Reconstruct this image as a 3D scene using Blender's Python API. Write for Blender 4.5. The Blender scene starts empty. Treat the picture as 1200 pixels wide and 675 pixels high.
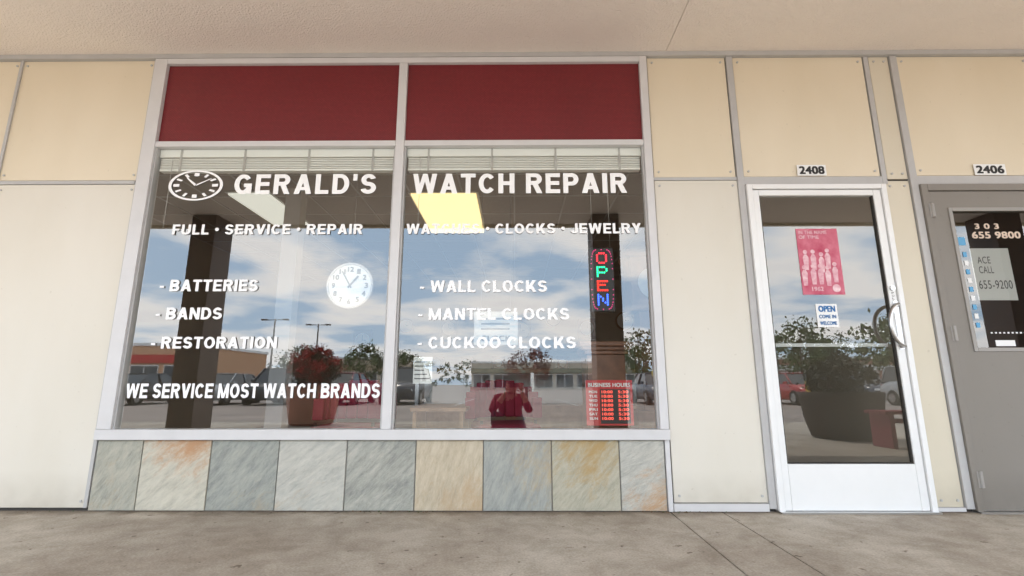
import bpy, bmesh, math, random
from mathutils import Vector, Matrix
random.seed(7)
D=bpy.data; SC=bpy.context.scene
def link(o): SC.collection.objects.link(o); return o
def empty(name,loc=(0,0,0)):
    o=D.objects.new(name,None); o.location=loc; link(o); return o
# ------------------------------------------------------------------ materials
def newmat(name):
    m=D.materials.new(name); m.use_nodes=True
    nt=m.node_tree; b=nt.nodes['Principled BSDF']; return m,nt,b
def mat(name,col,rough=.6,metal=0,var=.0,vscale=3,bump=0,bscale=60,emit=0,spec=.5,col2=None,det=4):
    m,nt,b=newmat(name); N=nt.nodes; L=nt.links
    c=(col[0],col[1],col[2],1)
    b.inputs['Base Color'].default_value=c; b.inputs['Roughness'].default_value=rough
    b.inputs['Metallic'].default_value=metal; b.inputs['Specular IOR Level'].default_value=spec
    if emit:
        b.inputs['Emission Color'].default_value=c; b.inputs['Emission Strength'].default_value=emit
    if var or bump:
        tc=N.new('ShaderNodeTexCoord')
    if var:
        n=N.new('ShaderNodeTexNoise'); n.inputs['Scale'].default_value=vscale; n.inputs['Detail'].default_value=det
        n.inputs['Roughness'].default_value=.62
        L.new(tc.outputs['Object'],n.inputs['Vector'])
        r=N.new('ShaderNodeValToRGB'); r.color_ramp.elements[0].position=.3; r.color_ramp.elements[1].position=.72
        if col2 is None: col2=tuple(x*(1-var) for x in col)
        r.color_ramp.elements[0].color=(*col2,1); r.color_ramp.elements[1].color=c
        L.new(n.outputs['Fac'],r.inputs['Fac']); L.new(r.outputs['Color'],b.inputs['Base Color'])
    if bump:
        n2=N.new('ShaderNodeTexNoise'); n2.inputs['Scale'].default_value=bscale; n2.inputs['Detail'].default_value=3
        L.new(tc.outputs['Object'],n2.inputs['Vector'])
        bp=N.new('ShaderNodeBump'); bp.inputs['Strength'].default_value=bump; bp.inputs['Distance'].default_value=.01
        L.new(n2.outputs['Fac'],bp.inputs['Height']); L.new(bp.outputs['Normal'],b.inputs['Normal'])
    return m
def panel_mat(name,col):
    m,nt,b=newmat(name); N=nt.nodes; L=nt.links
    tc=N.new('ShaderNodeTexCoord'); mp=N.new('ShaderNodeMapping'); mp.inputs['Scale'].default_value=(1.6,1.6,.6)
    L.new(tc.outputs['Object'],mp.inputs['Vector'])
    n=N.new('ShaderNodeTexNoise'); n.inputs['Scale'].default_value=1.1; n.inputs['Detail'].default_value=4
    L.new(mp.outputs['Vector'],n.inputs['Vector'])
    r=N.new('ShaderNodeValToRGB'); r.color_ramp.elements[0].position=.25; r.color_ramp.elements[1].position=.7
    r.color_ramp.elements[0].color=(col[0]*.92,col[1]*.91,col[2]*.88,1); r.color_ramp.elements[1].color=(*col,1)
    L.new(n.outputs['Fac'],r.inputs['Fac'])
    sp=N.new('ShaderNodeSeparateXYZ'); L.new(tc.outputs['Object'],sp.inputs[0])
    mr=N.new('ShaderNodeMapRange'); mr.inputs[1].default_value=0; mr.inputs[2].default_value=.25; mr.inputs[3].default_value=.7; mr.inputs[4].default_value=0
    L.new(sp.outputs['Z'],mr.inputs[0])
    n3=N.new('ShaderNodeTexNoise'); n3.inputs['Scale'].default_value=9; n3.inputs['Detail'].default_value=5
    L.new(tc.outputs['Object'],n3.inputs['Vector'])
    n4=N.new('ShaderNodeTexNoise'); n4.inputs['Scale'].default_value=34; n4.inputs['Detail'].default_value=2; L.new(tc.outputs['Object'],n4.inputs['Vector'])
    r4=N.new('ShaderNodeMapRange'); r4.inputs[1].default_value=.70; r4.inputs[2].default_value=.76; r4.inputs[3].default_value=0; r4.inputs[4].default_value=.25; L.new(n4.outputs['Fac'],r4.inputs[0])
    mu=N.new('ShaderNodeMath'); mu.operation='MULTIPLY_ADD'; L.new(mr.outputs[0],mu.inputs[0]); L.new(n3.outputs['Fac'],mu.inputs[1]); L.new(r4.outputs[0],mu.inputs[2])
    mx=N.new('ShaderNodeMix'); mx.data_type='RGBA'; L.new(mu.outputs[0],mx.inputs[0]); L.new(r.outputs['Color'],mx.inputs[6])
    mx.inputs[7].default_value=(col[0]*.5,col[1]*.46,col[2]*.4,1)
    L.new(mx.outputs[2],b.inputs['Base Color'])
    b.inputs['Roughness'].default_value=.55
    return m
def glass_mat(name,refl,tint):
    m=D.materials.new(name); m.use_nodes=True; nt=m.node_tree; N=nt.nodes; L=nt.links; N.clear()
    o=N.new('ShaderNodeOutputMaterial'); mx=N.new('ShaderNodeMixShader'); t=N.new('ShaderNodeBsdfTransparent'); g=N.new('ShaderNodeBsdfGlossy')
    t.inputs[0].default_value=(*tint,1); g.inputs['Roughness'].default_value=.0; g.inputs[0].default_value=(1,1,1,1)
    tc=N.new('ShaderNodeTexCoord'); n=N.new('ShaderNodeTexNoise'); n.inputs['Scale'].default_value=1.3; n.inputs['Detail'].default_value=0
    L.new(tc.outputs['Object'],n.inputs['Vector'])
    bp=N.new('ShaderNodeBump'); bp.inputs['Strength'].default_value=.06; bp.inputs['Distance'].default_value=.01
    L.new(n.outputs['Fac'],bp.inputs['Height']); L.new(bp.outputs['Normal'],g.inputs['Normal'])
    mx.inputs[0].default_value=refl
    L.new(t.outputs[0],mx.inputs[1]); L.new(g.outputs[0],mx.inputs[2]); L.new(mx.outputs[0],o.inputs[0])
    return m
def slate_mat(i,a,b_,c,rust,rpos,ang,amt):
    wrm=lambda q:(q[0]*.97,q[1]*.95,q[2]*.88)
    a,b_,c=wrm(a),wrm(b_),wrm(c)
    m,nt,b=newmat('slate_%d'%i); N=nt.nodes; L=nt.links
    tc=N.new('ShaderNodeTexCoord'); mp=N.new('ShaderNodeMapping'); mp.inputs['Location'].default_value=(i*3.7,i*1.3,i*5.1)
    mp.inputs['Rotation'].default_value=(0,math.radians(ang),0)
    mp0=N.new('ShaderNodeMapping'); mp0.inputs['Scale'].default_value=(3.0,3.0,11)
    L.new(tc.outputs['Object'],mp.inputs['Vector']); L.new(mp.outputs['Vector'],mp0.inputs['Vector'])
    n=N.new('ShaderNodeTexNoise'); n.inputs['Scale'].default_value=2.6; n.inputs['Detail'].default_value=10; n.inputs['Roughness'].default_value=.78; n.inputs['Distortion'].default_value=.25
    L.new(mp0.outputs['Vector'],n.inputs['Vector'])
    r=N.new('ShaderNodeValToRGB'); cr=r.color_ramp; cr.elements[0].position=.30; cr.elements[0].color=(*a,1); cr.elements[1].position=.70; cr.elements[1].color=(*c,1)
    e=cr.elements.new(.49); e.color=(*b_,1)
    L.new(n.outputs['Fac'],r.inputs['Fac'])
    n2=N.new('ShaderNodeTexNoise'); n2.inputs['Scale'].default_value=5.0; n2.inputs['Detail'].default_value=10; n2.inputs['Distortion'].default_value=.3; n2.inputs['Roughness'].default_value=.8
    mp2=N.new('ShaderNodeMapping'); mp2.inputs['Location'].default_value=(i*9.1,0,i*2.2); mp2.inputs['Scale'].default_value=(1,1,2.2); L.new(mp.outputs['Vector'],mp2.inputs['Vector']); L.new(mp2.outputs['Vector'],n2.inputs['Vector'])
    vm=N.new('ShaderNodeVectorMath'); vm.operation='DISTANCE'; L.new(tc.outputs['Object'],vm.inputs[0]); vm.inputs[1].default_value=(rpos[0],0,rpos[1])
    mr=N.new('ShaderNodeMapRange'); mr.inputs[1].default_value=.0; mr.inputs[2].default_value=.42; mr.inputs[3].default_value=.22*amt; mr.inputs[4].default_value=-.12
    L.new(vm.outputs['Value'],mr.inputs[0])
    ad=N.new('ShaderNodeMath'); ad.operation='ADD'; L.new(n2.outputs['Fac'],ad.inputs[0]); L.new(mr.outputs[0],ad.inputs[1])
    r2=N.new('ShaderNodeValToRGB'); r2.color_ramp.elements[0].position=.50; r2.color_ramp.elements[0].color=(0,0,0,1); r2.color_ramp.elements[1].position=.72; r2.color_ramp.elements[1].color=(.85,.85,.85,1)
    L.new(ad.outputs[0],r2.inputs['Fac'])
    mx=N.new('ShaderNodeMix'); mx.data_type='RGBA'; L.new(r2.outputs['Color'],mx.inputs[0]); L.new(r.outputs['Color'],mx.inputs[6]); mx.inputs[7].default_value=(*rust,1)
    L.new(mx.outputs[2],b.inputs['Base Color']); b.inputs['Roughness'].default_value=.75; b.inputs['Specular IOR Level'].default_value=.3
    bp=N.new('ShaderNodeBump'); bp.inputs['Strength'].default_value=.9; bp.inputs['Distance'].default_value=.012
    L.new(n.outputs['Fac'],bp.inputs['Height']); L.new(bp.outputs['Normal'],b.inputs['Normal'])
    return m
def concrete_mat():
    m,nt,b=newmat('concrete_sidewalk'); N=nt.nodes; L=nt.links
    tc=N.new('ShaderNodeTexCoord')
    def noise(s,d,dist=0,ro=.6):
        n=N.new('ShaderNodeTexNoise'); n.inputs['Scale'].default_value=s; n.inputs['Detail'].default_value=d; n.inputs['Distortion'].default_value=dist; n.inputs['Roughness'].default_value=ro
        L.new(tc.outputs['Object'],n.inputs['Vector']); return n
    def ramp(src,p0,c0,p1,c1):
        r=N.new('ShaderNodeValToRGB'); r.color_ramp.elements[0].position=p0; r.color_ramp.elements[0].color=(*c0,1); r.color_ramp.elements[1].position=p1; r.color_ramp.elements[1].color=(*c1,1)
        L.new(src,r.inputs['Fac']); return r
    def mul(a,b2,blend='MULTIPLY',f=1):
        x=N.new('ShaderNodeMix'); x.data_type='RGBA'; x.blend_type=blend; x.inputs[0].default_value=f; L.new(a,x.inputs[6]); L.new(b2,x.inputs[7]); return x.outputs[2]
    big=ramp(noise(.9,7,.6).outputs['Fac'],.34,(.38,.325,.265),.62,(.55,.50,.43))
    mid=ramp(noise(5,8,.4,.7).outputs['Fac'],.36,(.74,.72,.69),.6,(1,1,1))
    fine=ramp(noise(90,3).outputs['Fac'],.35,(.80,.79,.78),.65,(1.05,1.05,1.05))
    spots=ramp(noise(14,3,0,.5).outputs['Fac'],.28,(.42,.38,.34),.33,(1,1,1))
    c=mul(mul(mul(big.outputs[0],mid.outputs[0]),fine.outputs[0]),spots.outputs[0])
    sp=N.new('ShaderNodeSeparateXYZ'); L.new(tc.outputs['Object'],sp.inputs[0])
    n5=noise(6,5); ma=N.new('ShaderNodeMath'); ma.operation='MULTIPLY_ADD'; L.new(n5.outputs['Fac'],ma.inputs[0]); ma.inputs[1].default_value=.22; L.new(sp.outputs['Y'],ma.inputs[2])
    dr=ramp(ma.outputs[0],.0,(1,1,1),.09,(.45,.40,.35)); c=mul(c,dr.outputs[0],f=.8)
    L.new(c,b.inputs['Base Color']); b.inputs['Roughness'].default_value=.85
    bp=N.new('ShaderNodeBump'); bp.inputs['Strength'].default_value=.4; bp.inputs['Distance'].default_value=.006
    L.new(noise(70,3).outputs['Fac'],bp.inputs['Height']); L.new(bp.outputs['Normal'],b.inputs['Normal'])
    return m
M={}
M['up']=panel_mat('beige_panel_paint',(.76,.67,.52))
M['lo']=panel_mat('pale_panel_paint',(.72,.68,.60))
M['nar']=panel_mat('narrow_panel_paint',(.68,.62,.50))
M['batten']=mat('batten_paint',(.50,.49,.48),.5,var=.12,vscale=4)
M['alu']=mat('window_frame_paint',(.66,.65,.65),.35,var=.08,vscale=6)
M['white']=mat('white_paint',(.84,.84,.83),.35,var=.05,vscale=3)
M['vinyl']=mat('white_vinyl',(.95,.95,.95),.5)
M['black']=mat('black_plastic',(.015,.015,.017),.35)
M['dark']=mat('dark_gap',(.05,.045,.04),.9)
M['soffit']=mat('stucco_soffit',(.88,.80,.73),.9,var=.06,vscale=1.2,bump=.9,bscale=75)
M['grout']=mat('grout',(.30,.28,.25),.9,var=.3,vscale=20)
M['glass']=glass_mat('storefront_glass',.145,(.92,.94,.92))
M['dglass']=glass_mat('door_glass',.13,(.88,.9,.88))
M['conc']=concrete_mat()
M['kerb']=mat('kerb_concrete',(.42,.39,.35),.9,var=.3,vscale=4,bump=.3)
M['asph']=mat('asphalt',(.34,.285,.25),.95,var=.3,vscale=.6,bump=.4,bscale=40)
M['line']=mat('road_paint',(.75,.74,.7),.8,var=.3,vscale=8)
M['taupe']=panel_mat('taupe_door_paint',(.235,.213,.188))
M['taupe2']=mat('taupe_frame_paint',(.34,.32,.295),.5,var=.1)
M['chrome']=mat('brushed_metal',(.6,.6,.6),.3,metal=1)
M['iwall']=mat('interior_wall',(.50,.44,.36),.8)
M['iceil']=mat('interior_ceiling',(.34,.29,.25),.9,var=.1,vscale=20)
M['ifloor']=mat('interior_carpet',(.18,.14,.12),.95)
M['wood']=mat('brown_wood',(.26,.11,.055),.4,var=.5,vscale=8)
M['wood2']=mat('oak_wood',(.42,.26,.14),.45,var=.4,vscale=8)
M['maroon']=mat('maroon_fabric',(.26,.015,.04),.8,var=.2,vscale=20)
M['roof']=mat('roof_membrane',(.4,.38,.35),.9)
M['blind']=mat('blind_slat',(.93,.94,.91),.45)
M['paper']=mat('white_paper',(.85,.85,.84),.7)
M['face']=mat('clock_face_paper',(.70,.70,.68),.7)
M['ink']=mat('grey_ink',(.12,.12,.12),.5)
def burg():
    m,nt,b=newmat('burgundy_panel'); N=nt.nodes; L=nt.links
    tc=N.new('ShaderNodeTexCoord'); mp=N.new('ShaderNodeMapping'); mp.inputs['Rotation'].default_value=(math.pi/2,0,0); L.new(tc.outputs['Object'],mp.inputs['Vector'])
    br=N.new('ShaderNodeTexBrick'); br.inputs['Scale'].default_value=26; br.inputs['Color1'].default_value=(.26,.022,.028,1); br.inputs['Color2'].default_value=(.22,.018,.024,1); br.inputs['Mortar'].default_value=(.11,.008,.012,1)
    br.inputs['Mortar Size'].default_value=.035
    L.new(mp.outputs['Vector'],br.inputs['Vector'])
    n=N.new('ShaderNodeTexNoise'); n.inputs['Scale'].default_value=1.6; n.inputs['Detail'].default_value=3; L.new(tc.outputs['Object'],n.inputs['Vector'])
    mx=N.new('ShaderNodeMix'); mx.data_type='RGBA'; mx.blend_type='MULTIPLY'; mx.inputs[0].default_value=.3
    L.new(br.outputs['Color'],mx.inputs[6]); L.new(n.outputs['Fac'],mx.inputs[7]); L.new(mx.outputs[2],b.inputs['Base Color'])
    b.inputs['Roughness'].default_value=.35
    return m
M['burg']=burg()
# ------------------------------------------------------------------ geometry helpers
def meshobj(name,bm,mats,parent=None,smooth=False):
    me=D.meshes.new(name); bm.normal_update(); bm.to_mesh(me); bm.free()
    for x in (mats if isinstance(mats,(list,tuple)) else [mats]): me.materials.append(x)
    if smooth:
        for p in me.polygons: p.use_smooth=True
    o=D.objects.new(name,me); link(o)
    if parent: o.parent=parent
    return o
def addbox(bm,x0,x1,y0,y1,z0,z1,mi=0,bev=0):
    r=bmesh.ops.create_cube(bm,size=1); vs=r['verts']
    for v in vs: v.co=Vector((x0+(v.co.x+.5)*(x1-x0),y0+(v.co.y+.5)*(y1-y0),z0+(v.co.z+.5)*(z1-z0)))
    fs=set(f for v in vs for f in v.link_faces)
    for f in fs: f.material_index=mi
    if bev:
        es=set(e for v in vs for e in v.link_edges)
        bmesh.ops.bevel(bm,geom=list(es),offset=bev,segments=2,affect='EDGES',profile=.5)
def box(name,x0,x1,y0,y1,z0,z1,m,parent=None,bev=0):
    bm=bmesh.new(); addbox(bm,x0,x1,y0,y1,z0,z1,0,bev); return meshobj(name,bm,m,parent)
def boxes(name,lst,m,parent=None,bev=0):
    bm=bmesh.new()
    for b in lst: addbox(bm,*b[:6],mi=(b[6] if len(b)>6 else 0),bev=bev)
    return meshobj(name,bm,m,parent)
def addcyl(bm,c,r,h,axis='z',seg=24,r2=None,mi=0):
    mt={'z':Matrix(),'y':Matrix.Rotation(math.pi/2,4,'X'),'x':Matrix.Rotation(math.pi/2,4,'Y')}[axis]
    g=bmesh.ops.create_cone(bm,cap_ends=True,segments=seg,radius1=r,radius2=r if r2 is None else r2,depth=h,matrix=Matrix.Translation(c)@mt)
    for f in set(f for v in g['verts'] for f in v.link_faces): f.material_index=mi
def text_bm(bm,s,x0,x1,z0,z1,y,off=0,mi=0):
    cu=D.curves.new('t','FONT'); cu.body=s; cu.size=1; cu.space_character=1.06
    o=D.objects.new('t',cu); link(o); bpy.context.view_layer.update()
    dg=bpy.context.evaluated_depsgraph_get(); me=D.meshes.new_from_object(o.evaluated_get(dg))
    xs=[v.co.x for v in me.vertices]; ys=[v.co.y for v in me.vertices]
    ax,bx,ay,by=min(xs),max(xs),min(ys),max(ys); H=z1-z0; t=off*H
    base=[v.co.copy() for v in me.vertices]
    sh=[(0,0)] if not off else [(-t,-t*.6),(t,-t*.6),(-t,t*.6),(t,t*.6),(0,0)]
    for k,(dx,dz) in enumerate(sh):
        for v,c in zip(me.vertices,base):
            v.co=Vector((x0+t+(c.x-ax)/(bx-ax)*(x1-x0-2*t)+dx, y-.0002*k, z0+t*.6+(c.y-ay)/(by-ay)*(H-1.2*t)+dz))
        n0=len(bm.faces); bm.from_mesh(me); bm.faces.ensure_lookup_table()
        for f in bm.faces[n0:]:
            f.material_index=mi; f.normal_update()
            if f.normal.y>0: f.normal_flip()
    D.objects.remove(o); D.meshes.remove(me); D.curves.remove(cu)
# --- bold grotesque capitals cut from strokes (vinyl sign lettering); cap height = 1
T,TH=.23,.195
def R_(x0,x1,z0,z1): return ('q',[(x0,z0),(x1,z0),(x1,z1),(x0,z1)])
def Dg(x0,z0,x1,z1,h=.25): return ('q',[(x0-h/2,z0),(x0+h/2,z0),(x1+h/2,z1),(x1-h/2,z1)])
def Ar(cx,cz,rx,rz,a0,a1): return ('a',(cx,cz,rx,rz,a0,a1))
def Bw(x0,xc,zc,rx,rz): return [R_(x0,xc,zc+rz-TH,zc+rz),R_(x0,xc,zc-rz,zc-rz+TH),Ar(xc,zc,rx,rz,-90,90)]
st=R_(0,T,0,1); SZ=(1+TH)/4
GL_={'A':(.82,[Dg(.125,0,.41,1),Dg(.695,0,.41,1),R_(.2,.62,.19,.36)]),
'B':(.76,[st]+Bw(T,.44,.735,.28,.265)+Bw(T,.44,.285,.32,.285)),
'C':(.78,[Ar(.40,.5,.40,.5,38,322)]),
'D':(.78,[st]+Bw(T,.36,.5,.42,.5)),
'E':(.68,[st,R_(T,.68,1-TH,1),R_(T,.68,0,TH),R_(T,.64,.41,.41+TH)]),
'F':(.64,[st,R_(T,.64,1-TH,1),R_(T,.58,.39,.39+TH)]),
'G':(.82,[Ar(.41,.5,.41,.5,38,335),R_(.45,.82,.36,.54),R_(.62,.82,0.02,.36)]),
'H':(.76,[st,R_(.53,.76,0,1),R_(T,.53,.41,.41+TH)]),
'I':(T,[st]),
'J':(.60,[R_(.37,.60,.3,1),Ar(.30,.3,.30,.3,180,360)]),
'K':(.80,[st,Dg(.2,.26,.64,1,.28),Dg(.67,0,.37,.56,.27)]),
'L':(.62,[st,R_(T,.62,0,TH)]),
'M':(.94,[R_(0,.21,0,1),R_(.73,.94,0,1),Dg(.47,0,.12,1,.22),Dg(.47,0,.82,1,.22)]),
'N':(.77,[st,R_(.54,.77,0,1),Dg(.65,0,.12,1,.24)]),
'O':(.84,[Ar(.42,.5,.42,.5,0,360)]),
'P':(.72,[st]+Bw(T,.41,.69,.31,.31)),
'R':(.78,[st]+Bw(T,.43,.71,.32,.29)+[Dg(.64,0,.43,.46,.26)]),
'S':(.72,[Ar(.36,1-SZ,.34,SZ,15,270),Ar(.36,SZ,.36,SZ,90,-165)]),
'T':(.70,[R_(.235,.465,0,1-TH),R_(0,.70,1-TH,1)]),
'U':(.77,[R_(0,T,.32,1),R_(.54,.77,.32,1),Ar(.385,.32,.385,.32,180,360)]),
'V':(.80,[Dg(.40,0,.125,1),Dg(.40,0,.675,1)]),
'W':(1.14,[Dg(.30,0,.115,1,.23),Dg(.30,0,.57,1,.21),Dg(.84,0,.57,1,.21),Dg(.84,0,1.025,1,.23)]),
'Y':(.78,[Dg(.39,.38,.13,1,.26),Dg(.39,.38,.65,1,.26),R_(.275,.505,0,.44)]),
"'":(.19,[R_(0,.19,.66,1)]),'-':(.34,[R_(0,.34,.30,.47)]),'•':(.32,[Ar(.16,.5,.16,.17,0,360)]),' ':(.24,[])}
def sign_bm(bm,s,x0,x1,z0,z1,y,gap=.12):
    tot=sum(GL_[c][0] for c in s)+gap*(len(s)-1); sx=(x1-x0)/tot; sz=z1-z0; cur=0
    for c in s:
        w,prims=GL_[c]
        for k,(ty,p) in enumerate(prims):
            yy=y-.00008*k; f=lambda u,v:(x0+(cur+u)*sx,yy,z0+v*sz)
            if ty=='q': bm.faces.new([bm.verts.new(f(*q)) for q in p])
            else:
                cx,cz,rx,rz,a0,a1=p; n=max(8,int(abs(a1-a0)/9)); solid=rx<T
                ir=max(rx-T,.0); iz=max(rz-TH,.0)
                o_=[];i_=[]
                for j in range(n+1):
                    a=math.radians(a0+(a1-a0)*j/n); o_.append(bm.verts.new(f(cx+rx*math.cos(a),cz+rz*math.sin(a))))
                    i_.append(bm.verts.new(f(cx+(.001 if solid else ir)*math.cos(a),cz+(.001 if solid else iz)*math.sin(a))))
                for j in range(n): 
                    bm.faces.new((o_[j],o_[j+1],i_[j+1],i_[j]))
        cur+=w+gap
    bm.normal_update()
    for fc in bm.faces:
        if fc.normal.y>0: fc.normal_flip()
def tube(bm,pts,r,seg=10,mi=0):
    rings=[]
    for i,p in enumerate(pts):
        p=Vector(p); a=Vector(pts[max(i-1,0)]); b=Vector(pts[min(i+1,len(pts)-1)]); t=(b-a).normalized()
        u=t.orthogonal().normalized() if i==0 else (pu-t*pu.dot(t)).normalized(); pu=u; w=t.cross(u)
        rr=r[i] if isinstance(r,(list,tuple)) else r
        rings.append([bm.verts.new(p+(u*math.cos(k*2*math.pi/seg)+w*math.sin(k*2*math.pi/seg))*rr) for k in range(seg)])
    for a,b in zip(rings,rings[1:]):
        for k in range(seg):
            f=bm.faces.new((a[k],a[(k+1)%seg],b[(k+1)%seg],b[k])); f.material_index=mi; f.smooth=True
    for rg in (rings[0][::-1],rings[-1]):
        f=bm.faces.new(rg); f.material_index=mi
# ------------------------------------------------------------------ BUILDING
B=empty('storefront_building')
TOP=3.28
boxes('wall_core',[(-12,-2.75,.014,.14,0,TOP),(1.0,1.66,.014,.14,0,TOP),(1.66,2.65,.014,.14,2.2,TOP),(2.65,2.93,.014,.14,0,TOP),
  (-2.75,1.0,.02,.14,0,.43),(-2.75,1.0,.02,.14,3.24,TOP),(2.93,3.86,.014,.14,2.2,TOP),(3.86,12,.014,.14,0,TOP)],M['dark'],B)
box('roof_slab',-12,12,-4.0,9,3.30,3.95,M['roof'],B)
box('canopy_fascia',-12,12,-4.06,-4.0,3.24,4.0,M['up'],B)
bm=bmesh.new(); 
for x0,x1 in ((-12,1.148),(1.152,12)): addbox(bm,x0,x1,-4.0,.014,3.282,3.299)
meshobj('stucco_soffit',bm,M['soffit'],B)
boxes('soffit_wall_trim',[(-12,12,-.03,.013,3.245,3.281)],M['batten'],B)
boxes('outer_walls',[(-12,12,8.9,9,0,3.3),(-12,-11.9,.14,8.9,0,3.3),(11.9,12,.14,8.9,0,3.3)],M['iwall'],B)
boxes('interior_walls',[(-5.0,-4.9,.14,7,0,3.0),(2.80,2.9,.14,7,0,3.0),(-4.9,2.8,6.9,7,0,3.0)],M['iwall'],B)
boxes('interior_post',[(-2.62,-2.44,1.9,2.05,0,3.0)],M['alu'],B)
box('interior_floor',-4.9,2.8,.141,6.9,-.05,0.0,M['ifloor'],B)
bm=bmesh.new(); addbox(bm,-4.9,2.8,.141,6.9,3.0,3.05)
for i in range(13): addbox(bm,-4.9+i*.61,-4.88+i*.61,.141,6.9,2.995,3.0,1)
for i in range(11): addbox(bm,-4.9,2.8,.3+i*.61,.32+i*.61,2.993,2.9985,1)
meshobj('interior_ceiling',bm,[M['iceil'],M['batten']],B)
G=.005; up=[];lo=[];nar=[]
UZ0,UZ1=2.262,3.243; LZ0,LZ1=.02,2.228
def P(l,x0,x1,z0,z1): l.append((x0+G,x1-G,0,.0125,z0,z1))
for a,b in zip([-11.8,-10.8,-9.8,-8.8,-7.8,-6.8,-5.83,-4.83,-3.795],[-10.8,-9.8,-8.8,-7.8,-6.8,-5.83,-4.83,-3.795,-2.755]):
    P(up,a,b,UZ0,UZ1); 
for a,b in ((-11.8,-9.8),(-9.8,-7.8),(-7.8,-5.83),(-5.83,-3.795),(-3.795,-2.755)): P(lo,a,b,LZ0,LZ1)
P(up,1.005,1.606,UZ0+.008,UZ1); P(lo,1.005,1.612,.055,LZ1+.015)
P(up,1.656,2.65,2.272,UZ1)
P(nar,2.69,2.846,2.25,UZ1); P(nar,2.662,2.846,.03,2.235)
P(up,2.90,3.90,2.275,UZ1)
for a in (3.95,4.95,5.95,6.95,7.95,8.95,9.95,10.95): P(up,a,a+1,2.262,UZ1); P(lo,a,a+1,LZ0,LZ1)
boxes('upper_panels',up,M['up'],B,bev=.002); boxes('lower_panels',lo,M['lo'],B,bev=.002); boxes('narrow_panels',nar,M['nar'],B,bev=.002)
boxes('panel_battens',[(-3.806,-3.784,-.012,-.0005,2.262,3.244),(-2.775,-2.752,-.004,.013,.02,3.244),(1.608,1.654,-.014,.013,.02,3.244),(2.653,2.688,-.006,.013,2.21,3.244),(2.848,2.898,-.014,.013,.02,3.244),
   (3.903,3.947,-.014,.013,.02,3.244),(1.656,2.65,-.008,.013,2.208,2.268),(2.90,3.90,-.008,.013,2.205,2.27),(-11.8,-2.78,-.006,.012,2.231,2.258),(1.006,1.606,-.004,.012,2.246,2.268),(3.95,11.8,-.006,.012,2.23,2.26)],M['batten'],B,bev=.0015)
boxes('base_flashing',[(1.004,1.606,-.012,.013,.004,.05),(2.664,2.846,-.008,.013,.004,.028)],M['alu'],B)
bm=bmesh.new()
def scr(x,z): addcyl(bm,(x,-.003,z),.008,.006,'y',10)
for l in (up,lo,nar):
    for p in l:
        if p[0]<-6 or p[1]>5: continue
        hx=.035
        for x in (p[0]+hx,p[1]-hx):
            for z in ((p[4]+.04,p[5]-.04)): scr(x,z)
meshobj('panel_screws',bm,M['batten'],B)
xb=[-2.742,-2.44,-1.99,-1.545,-1.10,-.65,-.21,.232,.672,.965]
cols=[((.26,.27,.25),(.42,.42,.38),(.56,.54,.48),(.46,.36,.24),(-2.7,0),60,.4),
((.40,.39,.35),(.58,.56,.50),(.70,.67,.60),(.50,.26,.12),(-2.15,.47),40,1.1),
((.22,.24,.24),(.35,.37,.36),(.48,.48,.45),(.44,.36,.25),(-1.6,-.1),50,.6),
((.38,.39,.38),(.52,.52,.50),(.64,.63,.60),(.50,.37,.23),(-1.5,-.05),35,.5),
((.23,.24,.24),(.38,.39,.37),(.56,.55,.52),(.44,.38,.30),(-.8,-.3),45,.4),
((.42,.36,.28),(.56,.49,.39),(.68,.61,.51),(.50,.36,.22),(-.3,.0),75,.8),
((.26,.28,.28),(.37,.39,.39),(.50,.51,.48),(.46,.36,.22),(.25,.28),70,.8),
((.32,.32,.27),(.47,.45,.38),(.58,.56,.48),(.44,.29,.11),(.5,.42),50,1.1),
((.36,.36,.35),(.50,.50,.48),(.65,.64,.61),(.52,.29,.13),(.95,-.03),30,.9)]
for i in range(9):
    dy=random.uniform(-.003,.003)
    box('slate_tile_%d'%(i+1),xb[i]+.0035,xb[i+1]-.0035,-.006+dy,.012,.006,.436,slate_mat(i,*cols[i]),B,bev=.0025)
box('tile_grout',-2.745,.968,.004,.0195,.002,.44,M['grout'],B)
boxes('window_frame',[(-2.75,-2.655,-.03,.06,.508,3.242),(-2.75,1.0,-.04,.06,.441,.507),(.942,.998,-.03,.06,.508,3.242),(-.878,-.815,-.028,.06,.508,3.196),(-2.654,.941,-.03,.06,3.197,3.242),
   (-2.654,-.879,-.026,.06,2.514,2.557),(-.814,.941,-.026,.06,2.514,2.557),(.968,.998,-.02,.013,.004,.44)],M['alu'],B,bev=.003)
boxes('window_bead',[(-2.654,-2.642,-.012,.03,.508,2.513),(-.891,-.879,-.012,.03,.508,2.513),(-.814,-.802,-.012,.03,.508,2.513),(.929,.941,-.012,.03,.508,2.513)],M['batten'],B)
boxes('transom_panels',[(-2.654,-.879,.0,.05,2.558,3.196),(-.814,.941,.0,.05,2.558,3.196)],M['burg'],B)
for n,(a,b) in enumerate(((-2.654,-.879),(-.814,.941))):
    bm=bmesh.new(); vs=[bm.verts.new(c) for c in ((a,.012,.508),(b,.012,.508),(b,.012,2.513),(a,.012,2.513))]; bm.faces.new(vs)
    meshobj('window_glass_%d'%(n+1),bm,M['glass'],B)
colm=mat('column_paint',(.15,.11,.09),.6)
for n,(x,w) in enumerate(((-4.62,.36),(1.33,.40),(7.2,.4))):
    boxes('canopy_column_%d'%(n+1),[(x-w/2,x+w/2,-3.95,-3.5,0,3.281),(x-w/2-.03,x+w/2+.03,-3.98,-3.47,0,.12)],colm,B,bev=.01)
boxes('neighbour_interior',[(2.93,7,2.5,2.6,0,3.0),(2.901,2.93,.141,2.5,0,3.0),(7,7.1,.141,2.6,0,3.0),(2.93,7,.141,2.5,3.0,3.05),(2.93,7,.141,2.5,-.05,0)],M['dark'],B)
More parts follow.
